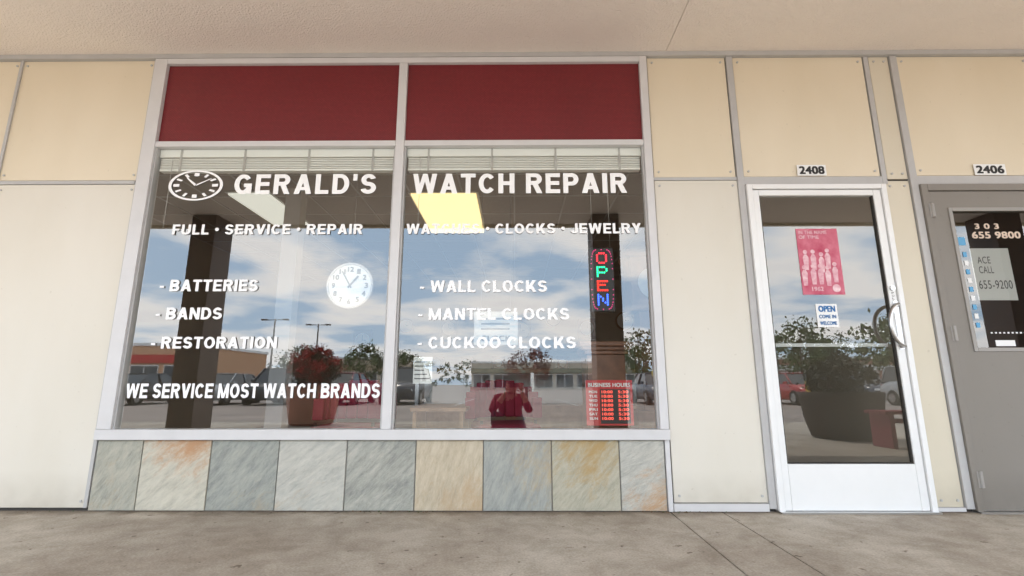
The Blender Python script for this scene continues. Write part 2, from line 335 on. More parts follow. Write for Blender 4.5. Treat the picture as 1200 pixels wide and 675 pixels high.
# ------------------------------------------------------------------ blinds
for n,(a,b) in enumerate(((-2.64,-.892),(-.80,.928))):
    bl=empty('window_blinds')
    bm=bmesh.new(); addbox(bm,a,b,.022,.07,2.452,2.512)
    for k in range(6):
        z=2.440-k*.0135
        addbox(bm,a+.01,b-.01,.024,.068,z-.007,z)
    addbox(bm,a+.01,b-.01,.022,.07,2.342,2.358)
    meshobj('slats',bm,M['blind'],bl)
    bm=bmesh.new()
    for k in range(4):
        x=a+.16+k*(b-a-.32)/3; addbox(bm,x-.007,x+.007,.0165,.0215,2.335,2.51)
    tube(bm,[(a+.1,.02,2.45),(a+.1,.02,1.9)],.002,6)
    meshobj('cords',bm,M['batten'],bl)
# ------------------------------------------------------------------ lettering
bm=bmesh.new()
for it in [("GERALD'S",-2.05,-1.013,2.152,2.306,.17),("WATCH REPAIR",-.745,.812,2.152,2.306,.15),
 ("FULL • SERVICE • REPAIR",-2.458,-1.09,1.847,1.923,.14),("WATCHES • CLOCKS • JEWELRY",-.778,.895,1.847,1.923,.14),
 ("- BATTERIES",-2.49,-1.80,1.434,1.517,.11),("- BANDS",-2.49,-2.03,1.236,1.319,.11),("- RESTORATION",-2.494,-1.63,1.036,1.116,.11),
 ("WE SERVICE MOST WATCH BRANDS",-2.617,-.908,.706,.802,.10),
 ("- WALL CLOCKS",-.665,.22,1.424,1.507,.11),("- MANTEL CLOCKS",-.67,.37,1.230,1.311,.11),("- CUCKOO CLOCKS",-.668,.411,1.034,1.114,.11)]:
    sign_bm(bm,it[0],it[1],it[2],it[3],it[4],.004,it[5])
meshobj('window_lettering',bm,M['vinyl'])
bm=bmesh.new(); cx,cz,rx,rz=-2.335,2.223,.2,.118; y=.006
def ering(bm,k0,k1,n=64):
    a=[];b=[]
    for i in range(n):
        t=2*math.pi*i/n; a.append(bm.verts.new((cx+rx*k0*math.cos(t),y,cz+rz*k0*math.sin(t)))); b.append(bm.verts.new((cx+rx*k1*math.cos(t),y,cz+rz*k1*math.sin(t))))
    for i in range(n): bm.faces.new((a[i],a[(i+1)%n],b[(i+1)%n],b[i]))
ering(bm,.89,1.0)
for i in range(12):
    t=2*math.pi*i/12; c,s=math.cos(t),math.sin(t); px,pz=-s*.055,c*.055
    if i%3==0: px*=1.6;pz*=1.6
    q=[((.60*c+px),(.60*s+pz)),((.82*c+px),(.82*s+pz)),((.82*c-px),(.82*s-pz)),((.60*c-px),(.60*s-pz))]
    bm.faces.new([bm.verts.new((cx+rx*u,y,cz+rz*v)) for u,v in q])
for (u,v,w) in ((.55,.45,.045),(-.35,.5,.06)):
    L_=math.hypot(u,v); px,pz=-v/L_*w,u/L_*w
    bm.faces.new([bm.verts.new((cx+rx*a,y-.0005,cz+rz*b)) for a,b in ((px,pz),(u+px*.4,v+pz*.4),(u-px*.4,v-pz*.4),(-px,-pz))])
meshobj('clock_logo_decal',bm,M['vinyl'])
# ------------------------------------------------------------------ house numbers
for s,x0,x1 in (("2408",2.05,2.248),("2406",3.325,3.54)):
    e=empty('house_number_sign'); box('plate',x0-.006,x1+.006,-.011,-.0095,2.274,2.357,M['paper'],e)
    bm=bmesh.new(); text_bm(bm,s,x0+.008,x1-.008,2.285,2.346,-.0125,off=.06); meshobj('digits',bm,M['black'],e)
# ------------------------------------------------------------------ glass door 2408
E=empty('glass_door')
boxes('door_frame',[(1.658,1.695,-.035,.06,.004,2.2),(2.615,2.65,-.035,.06,.004,2.2),(1.696,2.614,-.035,.06,2.165,2.2)],M['white'],E,bev=.003)
boxes('door_leaf',[(1.70,1.744,-.022,.02,.012,2.16),(2.558,2.61,-.022,.02,.012,2.16),(1.745,2.557,-.022,.02,2.118,2.16),(1.745,2.557,-.022,.02,.012,.292)],M['white'],E,bev=.003)
boxes('glazing_bead',[(1.745,1.752,-.014,.01,.293,2.117),(2.55,2.557,-.014,.01,.293,2.117),(1.753,2.549,-.014,.01,.293,.30)],M['dark'],E)
boxes('threshold',[(1.658,2.65,-.06,.1,.0,.010)],M['chrome'],E)
bm=bmesh.new(); vs=[bm.verts.new(c) for c in ((1.744,0,.292),(2.558,0,.292),(2.558,0,2.118),(1.744,0,2.118))]; bm.faces.new(vs); meshobj('door_glass',bm,M['dglass'],E)
boxes('push_bar',[(1.76,2.54,.03,.05,1.045,1.068)],M['alu'],E)
bm=bmesh.new()
pts=[(2.59,-.022,1.325),(2.588,-.05,1.325)]+[(2.585-.085*math.sin(t),-.055-.02*math.sin(t),1.32-.27*(1-math.cos(t))/2) for t in [i*math.pi/12 for i in range(1,12)]]+[(2.588,-.05,1.045),(2.59,-.022,1.045)]
tube(bm,pts,.0125); addbox(bm,2.572,2.606,-.027,-.0225,1.02,1.35)
addcyl(bm,(2.584,-.028,1.44),.017,.014,'y',18); meshobj('pull_handle',bm,M['chrome'],E)
bm=bmesh.new()
for k,ch in enumerate("PULL"): text_bm(bm,ch,2.577,2.592,1.40-k*.019,1.413-k*.019,-.0235)
meshobj('pull_decal',bm,M['black'],E)
def flat(name,x0,x1,z0,z1,y,m,parent=None,th=.0015): return box(name,x0,x1,y,y+th,z0,z1,m,parent)
pk=mat('poster_pink',(.45,.035,.09),.6,var=.5,vscale=9,col2=(.66,.20,.27))
e=empty('poster'); flat('sheet',1.985,2.275,1.40,1.875,-.003,pk,e)
lp=mat('poster_light',(.85,.66,.68),.6,var=.45,vscale=22,col2=(.62,.22,.30))
bm=bmesh.new(); text_bm(bm,"IN THE NAME",2.0,2.2,1.835,1.86,-.0045,off=.04); text_bm(bm,"OF TIME",2.0,2.14,1.80,1.825,-.0045,off=.04)
rp=random.Random(3)
for row,zz in enumerate((1.70,1.60)):
    for k in range(4+row):
        x=2.035+k*.052-(row*.02)+rp.uniform(-.006,.006); zt=zz+rp.uniform(-.015,.02)
        addcyl(bm,(x,-.0045-.0012*row,zt),.015,.001,'y',14)
        bm.faces.new([bm.verts.new((x+a,-.0042-.0012*row,zt+b)) for a,b in ((-.008,-.018),(-.020,-.04),(-.015,-.13),(.013,-.13),(.020,-.04),(.008,-.018))])
text_bm(bm,"1962",2.05,2.13,1.425,1.455,-.0045,off=.05); addcyl(bm,(2.22,-.0045,1.445),.028,.001,'y',20)
bm.normal_update(); meshobj('print',bm,lp,e)
e=empty('paper_notice'); flat('sheet',2.06,2.205,1.175,1.335,-.003,M['paper'],e)
blu=mat('blue_ink',(.03,.16,.40),.6)
bm=bmesh.new(); text_bm(bm,"OPEN",2.075,2.19,1.28,1.322,-.0045,off=.06); text_bm(bm,"COME IN",2.075,2.19,1.235,1.26,-.0045,off=.04); text_bm(bm,"WELCOME",2.075,2.19,1.19,1.215,-.0045,off=.04); meshobj('print',bm,blu,e)
# ------------------------------------------------------------------ metal door 2406
E=empty('metal_door')
wx0,wx1,wz0,wz1=3.09,3.74,1.03,2.0
boxes('door_frame',[(2.90,2.945,-.03,.06,.004,2.2),(3.845,3.90,-.03,.06,.004,2.2),(2.946,3.844,-.03,.06,2.15,2.2)],M['taupe'],E,bev=.003)
boxes('door_leaf',[(2.95,wx0,-.018,.02,.012,2.145),(wx1,3.84,-.018,.02,.012,2.145),(wx0,wx1,-.018,.02,.012,wz0),(wx0,wx1,-.018,.02,wz1,2.145)],M['taupe'],E)
boxes('window_trim',[(wx0-.022,wx0+.004,-.026,-.0185,wz0-.022,wz1+.022),(wx1-.004,wx1+.022,-.026,-.0185,wz0-.022,wz1+.022),(wx0+.0045,wx1-.0045,-.026,-.0185,wz1-.004,wz1+.022),(wx0+.0045,wx1-.0045,-.026,-.0185,wz0-.022,wz0+.004)],M['taupe2'],E,bev=.002)
bm=bmesh.new(); vs=[bm.verts.new(c) for c in ((wx0,0,wz0),(wx1,0,wz0),(wx1,0,wz1),(wx0,0,wz1))]; bm.faces.new(vs); meshobj('door_glass',bm,M['dglass'],E)
bm=bmesh.new()
for z in (2.0,1.13,.2): addcyl(bm,(2.948,-.034,z),.009,.1,'z',12); addbox(bm,2.93,2.968,-.0325,-.0305,z-.05,z+.05)
meshobj('hinges',bm,M['taupe2'],E)
box('threshold',2.9,3.9,-.05,.1,0,.01,M['chrome'],E)
box('red_sticker',3.50,3.58,-.0205,-.0185,.44,.52,mat('red_sticker_paint',(.45,.05,.04),.5),E)
bm=bmesh.new(); beige=mat('gold_vinyl',(.70,.56,.44),.5)
text_bm(bm,"3 0 3",3.25,3.42,1.87,1.91,-.002,off=.05); text_bm(bm,"655 9800",3.22,3.56,1.80,1.85,-.002,off=.05); meshobj('phone_lettering',bm,beige,E)
e=empty('paper_notice'); flat('sheet',3.19,3.46,1.36,1.73,.006,mat('grey_paper',(.50,.50,.48),.7),e)
bm=bmesh.new(); text_bm(bm,"ACE",3.23,3.32,1.62,1.67,.0045); text_bm(bm,"CALL",3.23,3.33,1.55,1.60,.0045); text_bm(bm,"655-9200",3.21,3.44,1.44,1.50,.0045); meshobj('handwriting',bm,M['black'],e)
e=empty('window_decal_strip'); bm=bmesh.new()
for k in range(9):
    addbox(bm,3.132,3.158,-.003,-.0015,1.17+k*.062,1.205+k*.062,k%2)
addbox(bm,3.115,3.165,-.003,-.0015,1.75,1.81,0)
addbox(bm,3.24,3.37,-.003,-.0015,1.045,1.085,1)
for k in range(14): addbox(bm,3.22+k*.028,3.232+k*.028,-.003,-.0015,1.13,1.14,1)
meshobj('decals',bm,[mat('decal_blue',(.1,.35,.6),.5),M['paper']],e)
# ------------------------------------------------------------------ interior objects
def emi(name,c,s,samp=True):
    m=mat(name,c,.5,emit=s)
    if not samp: m.cycles.emission_sampling='NONE'
    return m
E1=empty('fluorescent_ceiling_light'); box('diffuser',-1.22,-.46,2.03,3.47,2.965,2.985,emi('warm_diffuser',(1,.76,.36),1.6),E1); boxes('housing',[(-1.25,-.43,2.0,3.5,2.986,2.992)],M['alu'],E1)
E1=empty('fluorescent_ceiling_light'); box('diffuser',-3.35,-2.88,2.0,3.1,2.965,2.985,emi('cool_diffuser',(.9,.9,.8),.8),E1); boxes('housing',[(-3.38,-2.85,1.97,3.13,2.986,2.992)],M['alu'],E1)
E1=empty('wall_clock'); cx,cy,cz,R=-1.165,.03,1.478,.157
bm=bmesh.new(); addcyl(bm,(cx,cy+.015,cz),R,.03,'y',48); meshobj('face',bm,M['face'],E1)
bm=bmesh.new()
ring=[(cx+R*math.cos(t),cy,cz+R*math.sin(t)) for t in [i*2*math.pi/48 for i in range(49)]]; tube(bm,ring,.009,8); meshobj('rim',bm,M['batten'],E1)
bm=bmesh.new(); tube(bm,[(cx,cy+.02,cz+R),(cx,cy+.02,2.34)],.0015,6); meshobj('hanging_wire',bm,M['ink'],E1)
bm=bmesh.new()
for i in range(1,13):
    t=math.pi/2-i*math.pi/6; u,v=cx+R*.74*math.cos(t),cz+R*.74*math.sin(t); text_bm(bm,str(i),u-.016*(1.4 if i>9 else .8),u+.016*(1.4 if i>9 else .8),v-.019,v+.019,cy-.002,off=.07)
for ang,ln,w in ((50,.09,.007),(120,.12,.005)):
    a=math.radians(ang); c,s=math.cos(a),math.sin(a)
    bm.faces.new([bm.verts.new((cx+c*l-s*ww,cy-.003-.001*w*100,cz+s*l+c*ww)) for l,ww in ((-.02,w),(ln,w),(ln,-w),(-.02,-w))])
meshobj('numerals_and_hands',bm,M['ink'],E1)
E1=empty('open_led_sign'); x0,x1,z0,z1,yy=.545,.722,1.305,1.785,.15
box('housing',x0,x1,yy,yy+.03,z0,z1,M['black'],E1,bev=.008)
def dots(name,s,x0,x1,z0,z1,col):
    F={'O':["01110","10001","10001","10001","10001","01110"],'P':["11110","10001","10001","11110","10000","10000"],'E':["11111","10000","11110","10000","10000","11111"],'N':["10001","11001","10101","10101","10011","10001"]}[s]
    bm=bmesh.new()
    for r in range(6):
        for c in range(5):
            if F[r][c]=='1':
                bmesh.ops.create_icosphere(bm,subdivisions=1,radius=.0078,matrix=Matrix.Translation((x0+(x1-x0)*c/4,yy-.003,z1-(z1-z0)*r/5)))
    meshobj(name,bm,emi('led_'+name,col,3.0,False),E1)
dots('letter_o','O',.60,.666,1.668,1.74,(1,.03,.05)); dots('letter_p','P',.60,.666,1.568,1.635,(.02,.8,.35)); dots('letter_e','E',.60,.666,1.463,1.53,(1,.03,.02)); dots('letter_n','N',.60,.666,1.358,1.43,(.05,.15,1))
bm=bmesh.new()
n=18
for i in range(2*n):
    t=2*math.pi*i/(2*n); u=.633+.078*math.copysign(abs(math.cos(t))**.35,math.cos(t)); v=1.546+.222*math.copysign(abs(math.sin(t))**.6,math.sin(t))
    bmesh.ops.create_icosphere(bm,subdivisions=1,radius=.0045,matrix=Matrix.Translation((u,yy-.002,v)))
meshobj('border_leds',bm,emi('led_border',(.9,.05,.25),1.2,False),E1)
bm=bmesh.new(); tube(bm,[(.57,yy+.01,1.78),(.57,yy+.01,3.0)],.002,5); tube(bm,[(.70,yy+.01,1.78),(.70,yy+.01,3.0)],.002,5); meshobj('chain',bm,M['chrome'],E1)
E1=empty('business_hours_sign'); x0,x1,z0,z1,yy=.475,.79,.525,.822,.05
box('board',x0,x1,yy,yy+.006,z0,z1,mat('sign_red',(.50,.025,.025),.5,var=.2),E1)
bm=bmesh.new(); text_bm(bm,"BUSINESS HOURS",x0+.015,x1-.015,z1-.045,z1-.018,yy-.002,off=.05)
for r in range(7):
    z=z1-.078-r*.029
    text_bm(bm,["MON","TUE","WED","THU","FRI","SAT","SUN"][r],x0+.02,x0+.075,z-.008,z+.009,yy-.002,off=.04)
meshobj('lettering',bm,M['face'],E1)
bm=bmesh.new()
for r in range(7):
    z=z1-.078-r*.029
    text_bm(bm,"10:00",x0+.105,x0+.18,z-.009,z+.01,yy-.004,off=.05); text_bm(bm,"5:30",x0+.215,x0+.285,z-.009,z+.01,yy-.004,off=.05)
meshobj('digits',bm,emi('red_digits',(1,.12,.08),.8,False),E1)
boxes('slots',[(x0+.095,x1-.02,yy-.0025,yy-.0005,z0+.012,z1-.06)],M['black'],E1)
E1=empty('wooden_display_stand')
boxes('carcass',[(.55,.84,.45,.8,.06,1.02),(.52,.87,.42,.83,0,.06)],M['wood'],E1,bev=.006)
boxes('cornice',[(.53,.86,.43,.82,1.02,1.05),(.51,.88,.41,.84,1.05,1.08),(.485,.905,.385,.865,1.08,1.115)],M['wood'],E1,bev=.006)
E1=empty('grandfather_clock')
boxes('case',[(1.15,1.6,1.4,1.75,0,.55),(1.22,1.53,1.43,1.72,.55,1.5),(1.15,1.6,1.4,1.75,1.5,2.05),(1.11,1.64,1.37,1.78,2.05,2.12)],M['wood'],E1,bev=.008)
bm=bmesh.new(); addcyl(bm,(1.375,1.395,1.78),.16,.01,'y',32); meshobj('dial',bm,M['face'],E1)
bm=bmesh.new(); addcyl(bm,(1.375,1.425,.9),.07,.01,'y',24); addbox(bm,1.37,1.38,1.422,1.43,.95,1.45); meshobj('pendulum',bm,mat('brass',(.6,.4,.12),.3,metal=1),E1)
E1=empty('display_counter')
boxes('cabinet',[(-1.2,1.6,2.6,3.2,0,.55),(-1.2,1.6,2.6,3.2,.93,.98)],M['wood2'],E1,bev=.006)
boxes('posts',[(-1.2,-1.16,2.6,2.64,.55,.93),(1.56,1.6,2.6,2.64,.55,.93),(.18,.22,2.6,2.64,.55,.93)],M['chrome'],E1)
boxes('case_back',[(-1.19,1.59,3.15,3.19,.551,.929)],M['paper'],E1)
E1=empty('hanging_clock_sign'); box('card',-.36,.02,.9,.905,1.13,1.42,M['face'],E1)
bm=bmesh.new(); text_bm(bm,"CLOCK",-.3,-.04,1.16,1.21,.897,off=.05)
for k in range(3): addbox(bm,-.3,-.05,.897,.899,1.26+k*.045,1.275+k*.045)
meshobj('print',bm,M['ink'],E1); bm=bmesh.new(); tube(bm,[(-.3,.902,1.42),(-.3,.902,3.0)],.002,5); tube(bm,[(-.04,.902,1.42),(-.04,.902,3.0)],.002,5); meshobj('strings',bm,M['ink'],E1)
E1=empty('paper_notice'); box('sheet',-.70,-.57,.05,.0515,.80,.98,M['face'],E1); bm=bmesh.new()
for k in range(5): addbox(bm,-.69,-.585-(k%3)*.02,.0475,.049,.83+k*.028,.838+k*.028)
meshobj('print',bm,M['ink'],E1)
E1=empty('wall_shelf'); boxes('boards',[(-1.9,2.2,6.55,6.895,z,z+.03) for z in (1.05,1.45)],M['wood2'],E1,bev=.003)
for i,(x,z) in enumerate(((-1.6,1.08),(-1.0,1.08),(-.35,1.08),(.3,1.08),(.95,1.08),(1.6,1.08))):
    e=empty('mantel_clock'); boxes('case',[(x-.15,x+.15,6.58,6.75,z,z+.04),(x-.11,x+.11,6.6,6.73,z+.04,z+.24),(x-.13,x+.13,6.59,6.74,z+.24,z+.27)],[M['wood'],M['wood2']][i%2],e,bev=.004)
    bm=bmesh.new(); addcyl(bm,(x,6.595,z+.14),.075,.01,'y',24); meshobj('dial',bm,M['paper'],e)
def bigclock(x,z,r,m1,sq=False):
    e=empty('wall_clock'); bm=bmesh.new()
    if sq: addbox(bm,x-r*1.2,x+r*1.2,6.82,6.895,z-r*1.6,z+r*1.4)
    else: addcyl(bm,(x,6.86,z),r*1.15,.06,'y',32)
    meshobj('case',bm,m1,e); bm=bmesh.new(); addcyl(bm,(x,6.812,z),r*.95,.012,'y',32); meshobj('face',bm,M['paper'],e)
    bm=bmesh.new(); addbox(bm,x-.008,x+.008,6.80,6.805,z,z+r*.7); addbox(bm,x,x+r*.5,6.796,6.801,z-.008,z+.008); meshobj('hands',bm,M['black'],e)
for i,(x,z) in enumerate(((-3.2,1.7),(-2.3,2.0),(-1.4,1.95),(-.6,2.15),(.1,1.9),(.8,2.15),(1.5,1.95),(2.3,2.1))): bigclock(x,z,random.uniform(.13,.2),[M['wood'],M['wood2'],M['black']][i%3],i%2==0)
def chair(x,y,rz):
    e=empty('armchair',(x,y,0)); e.rotation_euler=(0,0,rz)
    bm=bmesh.new(); addbox(bm,-.27,.27,-.27,.25,.36,.47,bev=.03)
    n=11
    for i in range(n):
        t=math.pi*(i/(n-1)); px,py=.3*math.cos(t),.24*math.sin(t)+.02
        addbox(bm,px-.045,px+.045,py-.03,py+.03,.5,.68+.16*math.sin(t),bev=.012)
    meshobj('seat_and_back',bm,M['maroon'],e)
    bm=bmesh.new()
    for a in (-.24,.24):
        for b in (-.23,.22): tube(bm,[(a,b,0),(a*.95,b*.95,.5)],.013,8)
    meshobj('legs',bm,M['black'],e)
chair(-1.35,.85,0); chair(-.1,1.1,.2)
E1=empty('side_table'); boxes('top',[(-.85,-.4,.7,1.2,.58,.61)],M['wood2'],E1,bev=.004)
boxes('legs',[(-.83,-.8,.72,.75,0,.58),(-.45,-.42,.72,.75,0,.58),(-.83,-.8,1.15,1.18,0,.58),(-.45,-.42,1.15,1.18,0,.58)],M['wood2'],E1)
# ------------------------------------------------------------------ ground
gj=.004
bm=bmesh.new(); xs=[-40,-20,-12,-5.0,.98,1.31,5.5,12,20,40]
for a,b in zip(xs,xs[1:]):
    for y0,y1 in ((-3.2,.14),(-7.4,-3.2)): addbox(bm,a+gj,b-gj,y0+gj,y1-(0 if y1>0 else gj),-.12,0,bev=.003)
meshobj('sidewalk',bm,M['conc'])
box('sidewalk_joint_fill',-40,40,-7.38,.1,-.125,-.012,M['dark'])
box('kerb',-40,40,-7.56,-7.402,-.3,.002,M['kerb'],bev=.015)
bm=bmesh.new(); vs=[bm.verts.new(c) for c in ((-900,-900,-.13),(900,-900,-.13),(900,900,-.13),(-900,900,-.13))]; bm.faces.new(vs); meshobj('parking_lot_ground',bm,M['asph'])
bm=bmesh.new()
for i in range(-14,15):
    addbox(bm,i*2.7-.05,i*2.7+.05,-24,-18.5,-.128,-.1255)
    addbox(bm,i*2.7-.05,i*2.7+.05,-29.5,-24.1,-.128,-.1255)
meshobj('parking_stall_markings',bm,M['line'])
# ------------------------------------------------------------------ foliage
def leafmat(name,c1,c2):
    return mat(name,c1,.6,var=.5,vscale=1.7,col2=c2,det=2)
GL=leafmat('green_leaves',(.10,.16,.035),(.03,.06,.015)); RL=leafmat('red_leaves',(.24,.05,.035),(.09,.02,.015)); DL=leafmat('dark_leaves',(.05,.06,.025),(.015,.022,.01)); RF=leafmat('red_flowers',(.60,.03,.04),(.35,.01,.015))
bark=mat('bark',(.12,.09,.07),.9)
def leaves(bm,c,rad,nc,nl,ls,mi=0):
    for _ in range(nc):
        while True:
            p=Vector([random.uniform(-1,1) for _ in range(3)])
            if p.length<1 and p.length>random.random()*.75: break
        cc=Vector(c)+Vector((p.x*rad[0],p.y*rad[1],p.z*rad[2])); cr=min(rad)*random.uniform(.16,.34)
        for _ in range(nl):
            q=Vector([random.gauss(0,.5) for _ in range(3)])*cr+cc
            u=Vector([random.gauss(0,1) for _ in range(3)]).normalized(); w=u.orthogonal().normalized(); s=ls*random.uniform(.6,1.3)
            f=bm.faces.new([bm.verts.new(q+a) for a in (u*s,w*s*.5,-u*s,-w*s*.5)]); f.material_index=mi
def tree(name,x,y,h,r,lm,z0=-.13,nc=60):
    e=empty(name,(x,y,z0)); bm=bmesh.new(); tr=h*.022+.03
    tube(bm,[(0,0,-.1),(.03*h*.3,0,h*.25),(0,.02*h,h*.5),(.02*h,0,h*.8)],[tr,tr*.8,tr*.55,tr*.15],8)
    for i in range(7):
        a=i*2.4; z=h*(.3+.07*i); l=r*.75
        tube(bm,[(0,0,z),(math.cos(a)*l*.5,math.sin(a)*l*.5,z+l*.35),(math.cos(a)*l,math.sin(a)*l,z+l*.6)],[tr*.4,tr*.25,tr*.08],6)
    meshobj('trunk_and_limbs',bm,bark,e)
    bm=bmesh.new(); leaves(bm,(0,0,h*.64),(r,r,h*.38),nc,26,max(.05,r*.07)); meshobj('crown',bm,lm,e)
tree('maple_tree',.55,-22.5,2.9,1.15,RL)
for (x,y,h,r) in ((-19,-58,6,3),(-14.5,-60,5,2.6),(11,-38,5.2,2.2),(24,-38,6.0,2.6),(28.5,-41,5.2,2.2),(31,-37,6.3,2.7),(-30,-64,6,3)): tree('tree',x,y,h,r,GL)
bm=bmesh.new()
for i in range(60):
    x=-75+i*2.7; leaves(bm,(x,-105+random.uniform(-4,4),2.2+random.random()),(2.4,2,2.3+random.random()*1.2),10,20,.3)
meshobj('distant_tree_line',bm,GL)
bm=bmesh.new()
for _ in range(110):
    x=random.choice((random.uniform(-3.4,3.2),random.gauss(-.75,.25),random.gauss(1.0,.15))); yv=-.012-abs(random.gauss(0,.02)); s=random.uniform(.003,.009); a=random.uniform(0,6.28)
    c,sn=math.cos(a)*s,math.sin(a)*s
    f=bm.faces.new([bm.verts.new(p) for p in ((x+c,yv+sn,.004),(x-sn*.5,yv+c*.5,.006+s*.4),(x-c,yv-sn,.004),(x+sn*.5,yv-c*.5,.005))]); f.material_index=random.choice((0,0,1))
meshobj('leaf_litter',bm,[mat('dry_leaf',(.16,.10,.05),.9),GL])
def planter(x,y,r,h,pm,lm,bh,flower=None):
    e=empty('planter',(x,y,0)); bm=bmesh.new(); n=40
    prof=[(.70*r,0),(.80*r,.03),(.93*r,h*.45),(1.0*r,h*.9),(1.03*r,h),(.95*r,h),(.9*r,h-.07),(0.0,h-.06)]
    rings=[]
    for rr,z in prof: rings.append([bm.verts.new((max(rr,.001)*math.cos(2*math.pi*k/n),max(rr,.001)*math.sin(2*math.pi*k/n),z)) for k in range(n)])
    for a,b in zip(rings,rings[1:]):
        for k in range(n): bm.faces.new((a[k],a[(k+1)%n],b[(k+1)%n],b[k])).smooth=True
    meshobj('bowl',bm,pm,e)
    e2=empty('flowering_shrub' if flower else 'shrub',(x,y,h-.08)); bm=bmesh.new()
    for i in range(14):
        a=i*2.4; l=r*.6*random.uniform(.5,1); tube(bm,[(0,0,0),(math.cos(a)*l*.6,math.sin(a)*l*.6,bh*.45),(math.cos(a)*l,math.sin(a)*l,bh*.85)],[.012,.008,.003],5)
    meshobj('stems',bm,bark,e2)
    bm=bmesh.new(); leaves(bm,(0,0,bh*.5),(r*.85,r*.85,bh*.55),80,30,.035)
    if flower: leaves(bm,(0,0,bh*.62),(r*.95,r*.95,bh*.52),110,22,.04,1)
    meshobj('foliage',bm,[lm,flower or lm],e2)
planter(4.95,-4.3,.55,.68,mat('dark_planter',(.06,.045,.04),.7,bump=.3),DL,.60)
planter(-4.1,-6.7,.52,.80,mat('tan_planter',(.40,.17,.12),.8,bump=.3),DL,.72,RF)
E1=empty('bench',(5.4,-3.2,0))
boxes('seat_slats',[(-.75,.75,-.2+i*.1,-.12+i*.1,.42,.46) for i in range(4)],M['maroon'],E1,bev=.004)
boxes('frame',[(-.7,-.64,-.18,.18,0,.419),(.64,.7,-.18,.18,0,.419),(-.64,.64,-.03,.03,.3,.36)],M['maroon'],E1,bev=.004)
E1=empty('bollard',(12.0,-17,-.13)); bm=bmesh.new(); addcyl(bm,(0,0,.5),.12,1.0,'z',20); bmesh.ops.create_uvsphere(bm,u_segments=20,v_segments=8,radius=.12,matrix=Matrix.Translation((0,0,1.0))); addcyl(bm,(0,0,.02),.2,.04,'z',20); meshobj('post',bm,mat('yellow_paint',(.7,.45,.03),.5),E1)
# ------------------------------------------------------------------ cars
tyre=mat('tyre_rubber',(.02,.02,.02),.8); cgl=mat('car_glass',(.02,.025,.03),.05,spec=.8); lamp=mat('headlamp',(.75,.75,.75),.1); tail=mat('tail_lamp',(.4,.01,.01),.2); rimm=mat('wheel_rim',(.5,.5,.5),.3,metal=1)
def car(x,y,rz,col,suv=False):
    e=empty('parked_car',(x,y,-.13)); e.rotation_euler=(0,0,rz)
    pm=mat('car_paint',col,.25,spec=.6); k=.12 if suv else 0
    W=.9
    st=[(-2.25,.78,.38,.62+k),(-2.15,.86,.25,.78+k),(-1.6,W,.22,.93+k),(-.7,W,.22,.95+k),(.6,W,.22,.95+k),(1.1,W,.22,.93+k),(1.7,.89,.22,.84+k),(2.1,.82,.25,.72+k),(2.25,.7,.38,.58+k)]
    bm=bmesh.new(); R=[]
    for sx,w,zb,zt in st:
        R.append([bm.verts.new(p) for p in ((sx,-w*.92,zb),(sx,-w,zb+.18),(sx,-w,zt-.15),(sx,-w*.9,zt),(sx,w*.9,zt),(sx,w,zt-.15),(sx,w,zb+.18),(sx,w*.92,zb))])
    for a,b in zip(R,R[1:]):
        for i in range(8): bm.faces.new((a[i],a[(i+1)%8],b[(i+1)%8],b[i])).smooth=True
    bm.faces.new(R[0][::-1]); bm.faces.new(R[-1]); bmesh.ops.recalc_face_normals(bm,faces=bm.faces)
    rx0,rx1=(-1.95,.45) if suv else (-1.15,.35); rz1=1.45+(.25 if suv else 0); bx0,bx1=(-2.1,1.15) if suv else (-1.9,1.15); zb=.93+k
    addbox(bm,rx0,rx1,-.66,.66,rz1-.02,rz1+.025,bev=.012)
    def post(a,b): tube(bm,[a,b],.035,6)
    for s in (-1,1):
        post((bx0,s*.8,zb),(rx0,s*.64,rz1)); post((bx1,s*.8,zb),(rx1,s*.64,rz1)); post((-.35,s*.82,zb),(-.35,s*.65,rz1))
        addbox(bm,.75,.92,s*.93-.07,s*.93+.07,.95+k,1.07+k,bev=.02)
    meshobj('body',bm,pm,e)
    bm=bmesh.new(); lo_=[(bx0+.03,-.79,zb-.02),(bx1-.03,-.79,zb-.02),(bx1-.03,.79,zb-.02),(bx0+.03,.79,zb-.02)]; hi=[(rx0+.02,-.64,rz1-.02),(rx1-.02,-.64,rz1-.02),(rx1-.02,.64,rz1-.02),(rx0+.02,.64,rz1-.02)]
    a=[bm.verts.new(p) for p in lo_]; b=[bm.verts.new(p) for p in hi]
    for i in range(4): bm.faces.new((a[i],a[(i+1)%4],b[(i+1)%4],b[i]))
    bm.faces.new(b); meshobj('windows',bm,cgl,e)
    bm=bmesh.new()
    for wx in (-1.38,1.4):
        for s in (-1,1):
            addcyl(bm,(wx,s*.82,.33),.33,.22,'y',28,mi=0); addcyl(bm,(wx,s*.935,.33),.2,.012,'y',20,mi=1)
    meshobj('wheels',bm,[tyre,rimm],e)
    boxes('headlamps',[(2.13,2.24,-.7,-.42,.58,.7),(2.13,2.24,.42,.7,.58,.7)],lamp,e,bev=.02)
    boxes('tail_lamps',[(-2.24,-2.13,-.76,-.5,.66+k,.8+k),(-2.24,-2.13,.5,.76,.66+k,.8+k)],tail,e,bev=.02)
    boxes('grille_and_plate',[(2.2,2.27,-.4,.4,.42,.56),(-2.28,-2.2,-.25,.25,.5,.62)],M['black'],e,bev=.01)
h=math.pi/2
car(-18.3,-20.5,h*.95,(.02,.02,.025)); car(-14.2,-20.8,h,(.35,.36,.37)); car(-11.6,-21,h,(.03,.035,.04),True); car(-8.2,-20.7,-h,(.25,.02,.025)); car(-5.3,-20.9,h,(.05,.05,.06),True)
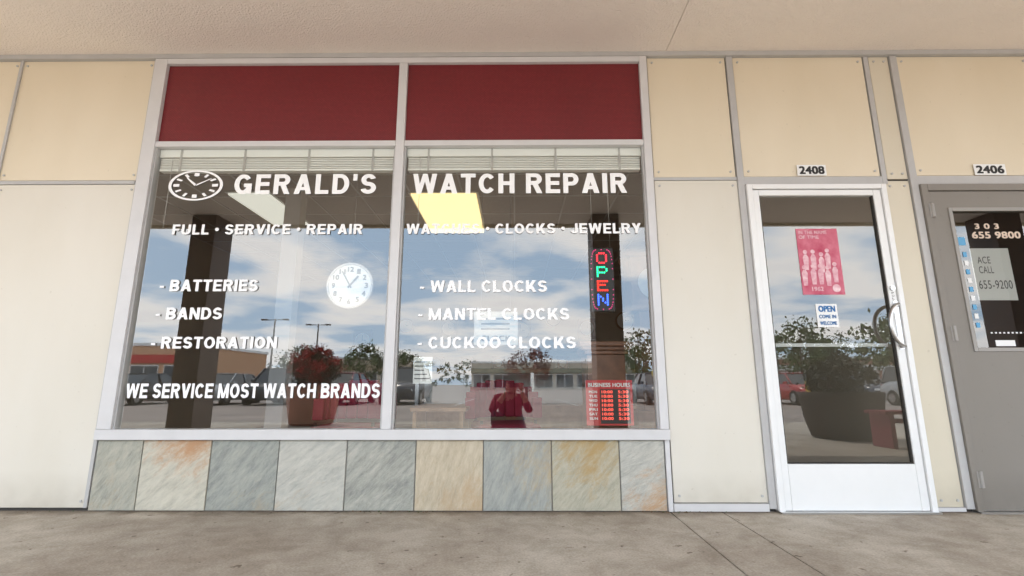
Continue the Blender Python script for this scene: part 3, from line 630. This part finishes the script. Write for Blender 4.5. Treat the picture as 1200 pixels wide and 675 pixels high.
car(6.9,-20.8,h,(.06,.07,.09)); car(13.5,-20.6,h,(.40,.02,.025)); car(17.9,-17.8,h,(.38,.39,.40),True); car(-21.4,-26.8,h*.8,(.55,.02,.02)); car(-24.3,-27,h,(.6,.6,.6)); car(21,-27,h,(.02,.03,.06))
for x,y in ((-25,-46.5),(-22.3,-51),(16,-60)):
    e=empty('street_lamp',(x,y,-.13)); bm=bmesh.new(); tube(bm,[(0,0,0),(0,0,7.6)],[.11,.07],10); addcyl(bm,(0,0,.35),.3,.7,'z',16); tube(bm,[(-.9,0,7.5),(.9,0,7.5)],.04,6); addbox(bm,-1.4,-.8,-.17,.17,7.45,7.6,bev=.03); addbox(bm,.8,1.4,-.17,.17,7.45,7.6,bev=.03); meshobj('pole',bm,mat('lamp_pole',(.12,.1,.09),.5),e)
def shop(name,x0,x1,y0,y1,hh,wm,band,nb):
    e=empty(name); box('walls',x0,x1,y0,y1,-.13,hh,wm,e); box('parapet',x0-.15,x1+.15,y0-.15,y1+.15,hh,hh+.35,M['white'],e)
    box('sign_band',x0-.05,x1+.05,y1+.0,y1+.3,hh*.62,hh*.8,band,e)
    w=(x1-x0)/nb; gl=[];fr=[]
    for i in range(nb):
        gl.append((x0+i*w+.4,x0+(i+1)*w-.4,y1+.005,y1+.06,.3,hh*.55)); fr.append((x0+i*w+.3,x0+(i+1)*w-.3,y1+.002,y1+.045,.2,hh*.58))
        fr.append((x0+(i+.5)*w-.06,x0+(i+.5)*w+.06,y1+.061,y1+.09,.3,hh*.55))
    boxes('window_frames',fr,M['alu'],e); boxes('shop_windows',gl,cgl,e)
shop('strip_mall_building',-62,-38.5,-72,-55,5.4,mat('orange_render',(.60,.36,.22),.9),mat('red_band',(.5,.03,.03),.6),6)
shop('shop_building',-36,-20,-92,-80,5.0,mat('tan_render',(.5,.42,.33),.9),mat('tan_band',(.4,.3,.2),.6),5)
shop('shop_building',-8,22,-98,-86,4.6,mat('cream_render',(.58,.52,.43),.9),mat('green_band',(.15,.2,.16),.6),8)
shop('shop_building',36,70,-92,-80,5.0,mat('brick_render',(.34,.17,.12),.9),mat('white_band',(.6,.6,.58),.6),8)
# ------------------------------------------------------------------ photographer (seen mirrored in the glass)
E1=empty('photographer')
CX=-.08
J=[((CX,-3.74,.26),.145,'p'),((CX,-3.70,.42),.135,'s'),((CX,-3.64,.56),.15,'s'),((CX,-3.60,.66),.06,'k'),((CX+.03,-3.55,.72),.055,'k'),((CX+.05,-3.535,.80),.088,'k'),((CX+.05,-3.54,.87),.075,'h'),
 ((CX-.19,-3.63,.60),.068,'s'),((CX-.26,-3.50,.42),.052,'s'),((CX-.03,-3.44,.70),.034,'k'),
 ((CX+.19,-3.63,.60),.068,'s'),((CX+.28,-3.50,.42),.052,'s'),((CX+.16,-3.44,.70),.034,'k'),
 ((CX-.13,-3.70,.24),.105,'p'),((CX-.2,-3.42,.42),.075,'p'),((CX-.2,-3.60,.10),.052,'p'),((CX-.2,-3.43,.045),.045,'b'),
 ((CX+.13,-3.70,.22),.105,'p'),((CX+.18,-3.40,.10),.075,'p'),((CX+.18,-3.80,.09),.052,'p'),((CX+.18,-3.93,.05),.042,'b')]
ED=[(0,1),(1,2),(2,3),(3,4),(4,5),(5,6),(2,7),(7,8),(8,9),(2,10),(10,11),(11,12),(0,13),(13,14),(14,15),(15,16),(0,17),(17,18),(18,19),(19,20)]
def skin(J,ED,mats,labels,name,parent,sub=2):
    me=D.meshes.new(name); me.from_pydata([j[0] for j in J],ED,[]); o=D.objects.new(name,me); link(o)
    sm=o.modifiers.new('s','SKIN'); sm.use_smooth_shade=True
    for v,j in zip(me.skin_vertices[0].data,J): v.radius=(j[1],j[1])
    me.skin_vertices[0].data[0].use_root=True
    ss=o.modifiers.new('u','SUBSURF'); ss.levels=sub
    bpy.context.view_layer.update(); dg=bpy.context.evaluated_depsgraph_get()
    m2=D.meshes.new_from_object(o.evaluated_get(dg)); m2.materials.clear()
    for m in mats: m2.materials.append(m)
    for p in m2.polygons:
        b=None;bd=1e9
        for (i,j) in ED:
            A=Vector(J[i][0]);Bv=Vector(J[j][0]); t=max(0,min(1,(p.center-A).dot(Bv-A)/(Bv-A).length_squared)); d=(p.center-(A+(Bv-A)*t)).length
            if d<bd: bd=d;b=(i if t<.5 else j)
        p.material_index=labels.index(J[b][2]); p.use_smooth=True
    o2=D.objects.new(name,m2); link(o2); o2.parent=parent; D.objects.remove(o); return o2
skn=mat('skin',(.55,.33,.24),.6); hair=mat('hair',(.04,.025,.02),.7); shirt=mat('red_shirt',(.30,.02,.05),.8,var=.3,vscale=9); jean=mat('jeans',(.04,.05,.09),.8)
skin(J,ED,[shirt,jean,skn,hair,M['black']],['s','p','k','h','b'],'body',E1)
hx=CX+.05
for s,wx in ((-1,CX-.03),(1,CX+.16)):
    FJ=[((wx,-3.44,.70),.026,'k'),((wx+.0,-3.425,.75),.03,'k')]; FE=[(0,1)]
    for q in range(4):
        b=len(FJ); z=.79-q*.019
        FJ+=[((wx+s*.012,-3.41,z),.010,'k'),((wx-s*.0,-3.385,z+.003),.009,'k'),((wx-s*.03,-3.375,z+.002),.008,'k')]; FE+=[(1,b),(b,b+1),(b+1,b+2)]
    b=len(FJ); FJ+=[((wx-s*.01,-3.45,.775),.010,'k'),((wx-s*.03,-3.452,.80),.009,'k')]; FE+=[(1,b),(b,b+1)]
    skin(FJ,FE,[skn],['k'],'hand',E1,1)
bm=bmesh.new(); addbox(bm,hx-.07,hx+.07,-3.44,-3.395,.755,.85,bev=.008); addbox(bm,hx-.03,hx+.03,-3.44,-3.40,.85,.88,bev=.006); addcyl(bm,(hx,-3.37,.80),.038,.06,'y',24); meshobj('hand_camera',bm,M['black'],E1)
bm=bmesh.new(); bmesh.ops.create_uvsphere(bm,u_segments=20,v_segments=12,radius=.098,matrix=Matrix.Translation((hx,-3.56,.855))@Matrix.Diagonal((.9,1,.95,1)))
meshobj('hair',bm,hair,E1,True)
bm=bmesh.new()
for s in (-1,1): bmesh.ops.create_uvsphere(bm,u_segments=10,v_segments=8,radius=.028,matrix=Matrix.Translation((hx+s*.088,-3.54,.80))@Matrix.Diagonal((.35,.7,1.1,1)))
bmesh.ops.create_uvsphere(bm,u_segments=10,v_segments=8,radius=.016,matrix=Matrix.Translation((hx,-3.448,.79)))
meshobj('ears_and_nose',bm,skn,E1,True)
# ------------------------------------------------------------------ world / sun
w=D.worlds.new('World'); SC.world=w; w.use_nodes=True; nt=w.node_tree; N=nt.nodes; L=nt.links; bg=N['Background']
sd=Vector((-.5,-.86,0)).normalized(); el=math.radians(60)
sv=Vector((sd.x*math.cos(el),sd.y*math.cos(el),math.sin(el)))
sky=N.new('ShaderNodeTexSky'); sky.sky_type='NISHITA'; sky.sun_disc=False; sky.sun_elevation=el; sky.sun_rotation=math.atan2(sd.x,sd.y)
tc=N.new('ShaderNodeTexCoord'); sp=N.new('ShaderNodeSeparateXYZ'); L.new(tc.outputs['Generated'],sp.inputs[0])
za=N.new('ShaderNodeMath'); za.operation='ADD'; za.inputs[1].default_value=.12; ab=N.new('ShaderNodeMath'); ab.operation='MAXIMUM'; ab.inputs[1].default_value=0; L.new(sp.outputs['Z'],ab.inputs[0]); L.new(ab.outputs[0],za.inputs[0])
dx=N.new('ShaderNodeMath'); dx.operation='DIVIDE'; L.new(sp.outputs['X'],dx.inputs[0]); L.new(za.outputs[0],dx.inputs[1])
dy=N.new('ShaderNodeMath'); dy.operation='DIVIDE'; L.new(sp.outputs['Y'],dy.inputs[0]); L.new(za.outputs[0],dy.inputs[1])
cb=N.new('ShaderNodeCombineXYZ'); L.new(dx.outputs[0],cb.inputs[0]); L.new(dy.outputs[0],cb.inputs[1])
cn=N.new('ShaderNodeTexNoise'); cn.inputs['Scale'].default_value=.95; cn.inputs['Detail'].default_value=6; cn.inputs['Roughness'].default_value=.55; cn.inputs['Distortion'].default_value=.2; L.new(cb.outputs[0],cn.inputs['Vector'])
cr=N.new('ShaderNodeValToRGB'); cr.color_ramp.elements[0].position=.43; cr.color_ramp.elements[0].color=(0,0,0,1); cr.color_ramp.elements[1].position=.58; cr.color_ramp.elements[1].color=(1,1,1,1); L.new(cn.outputs['Fac'],cr.inputs['Fac'])
cc=N.new('ShaderNodeValToRGB'); cc.color_ramp.elements[0].position=.5; cc.color_ramp.elements[0].color=(34,33,31.5,1); cc.color_ramp.elements[1].position=.72; cc.color_ramp.elements[1].color=(26,26,26.5,1); L.new(cn.outputs['Fac'],cc.inputs['Fac'])
hz=N.new('ShaderNodeMix'); hz.data_type='RGBA'; hz.inputs[0].default_value=.7; L.new(sky.outputs['Color'],hz.inputs[6]); hz.inputs[7].default_value=(18,24,31,1)
mx=N.new('ShaderNodeMix'); mx.data_type='RGBA'; L.new(cr.outputs['Color'],mx.inputs[0]); L.new(hz.outputs[2],mx.inputs[6]); L.new(cc.outputs['Color'],mx.inputs[7])
L.new(mx.outputs[2],bg.inputs['Color']); bg.inputs['Strength'].default_value=.15
sl=D.lights.new('sun','SUN'); sl.energy=5; sl.angle=math.radians(.5); sl.color=(1,.93,.83); so=D.objects.new('sun',sl); link(so); so.rotation_euler=sv.to_track_quat('Z','Y').to_euler()
# ------------------------------------------------------------------ camera
cd=D.cameras.new('camera'); cd.sensor_width=36; cd.lens=17.01; cd.clip_start=.01; cd.clip_end=3000
co=D.objects.new('camera',cd); link(co); co.location=(0,-3.299,.795)
R=Matrix.Rotation(math.radians(.408),3,'Z')@Matrix.Rotation(math.radians(90+11.258),3,'X')@Matrix.Rotation(math.radians(-.039),3,'Z')
co.rotation_euler=R.to_euler(); SC.camera=co
SC.view_settings.view_transform='Standard'; SC.view_settings.look='None'
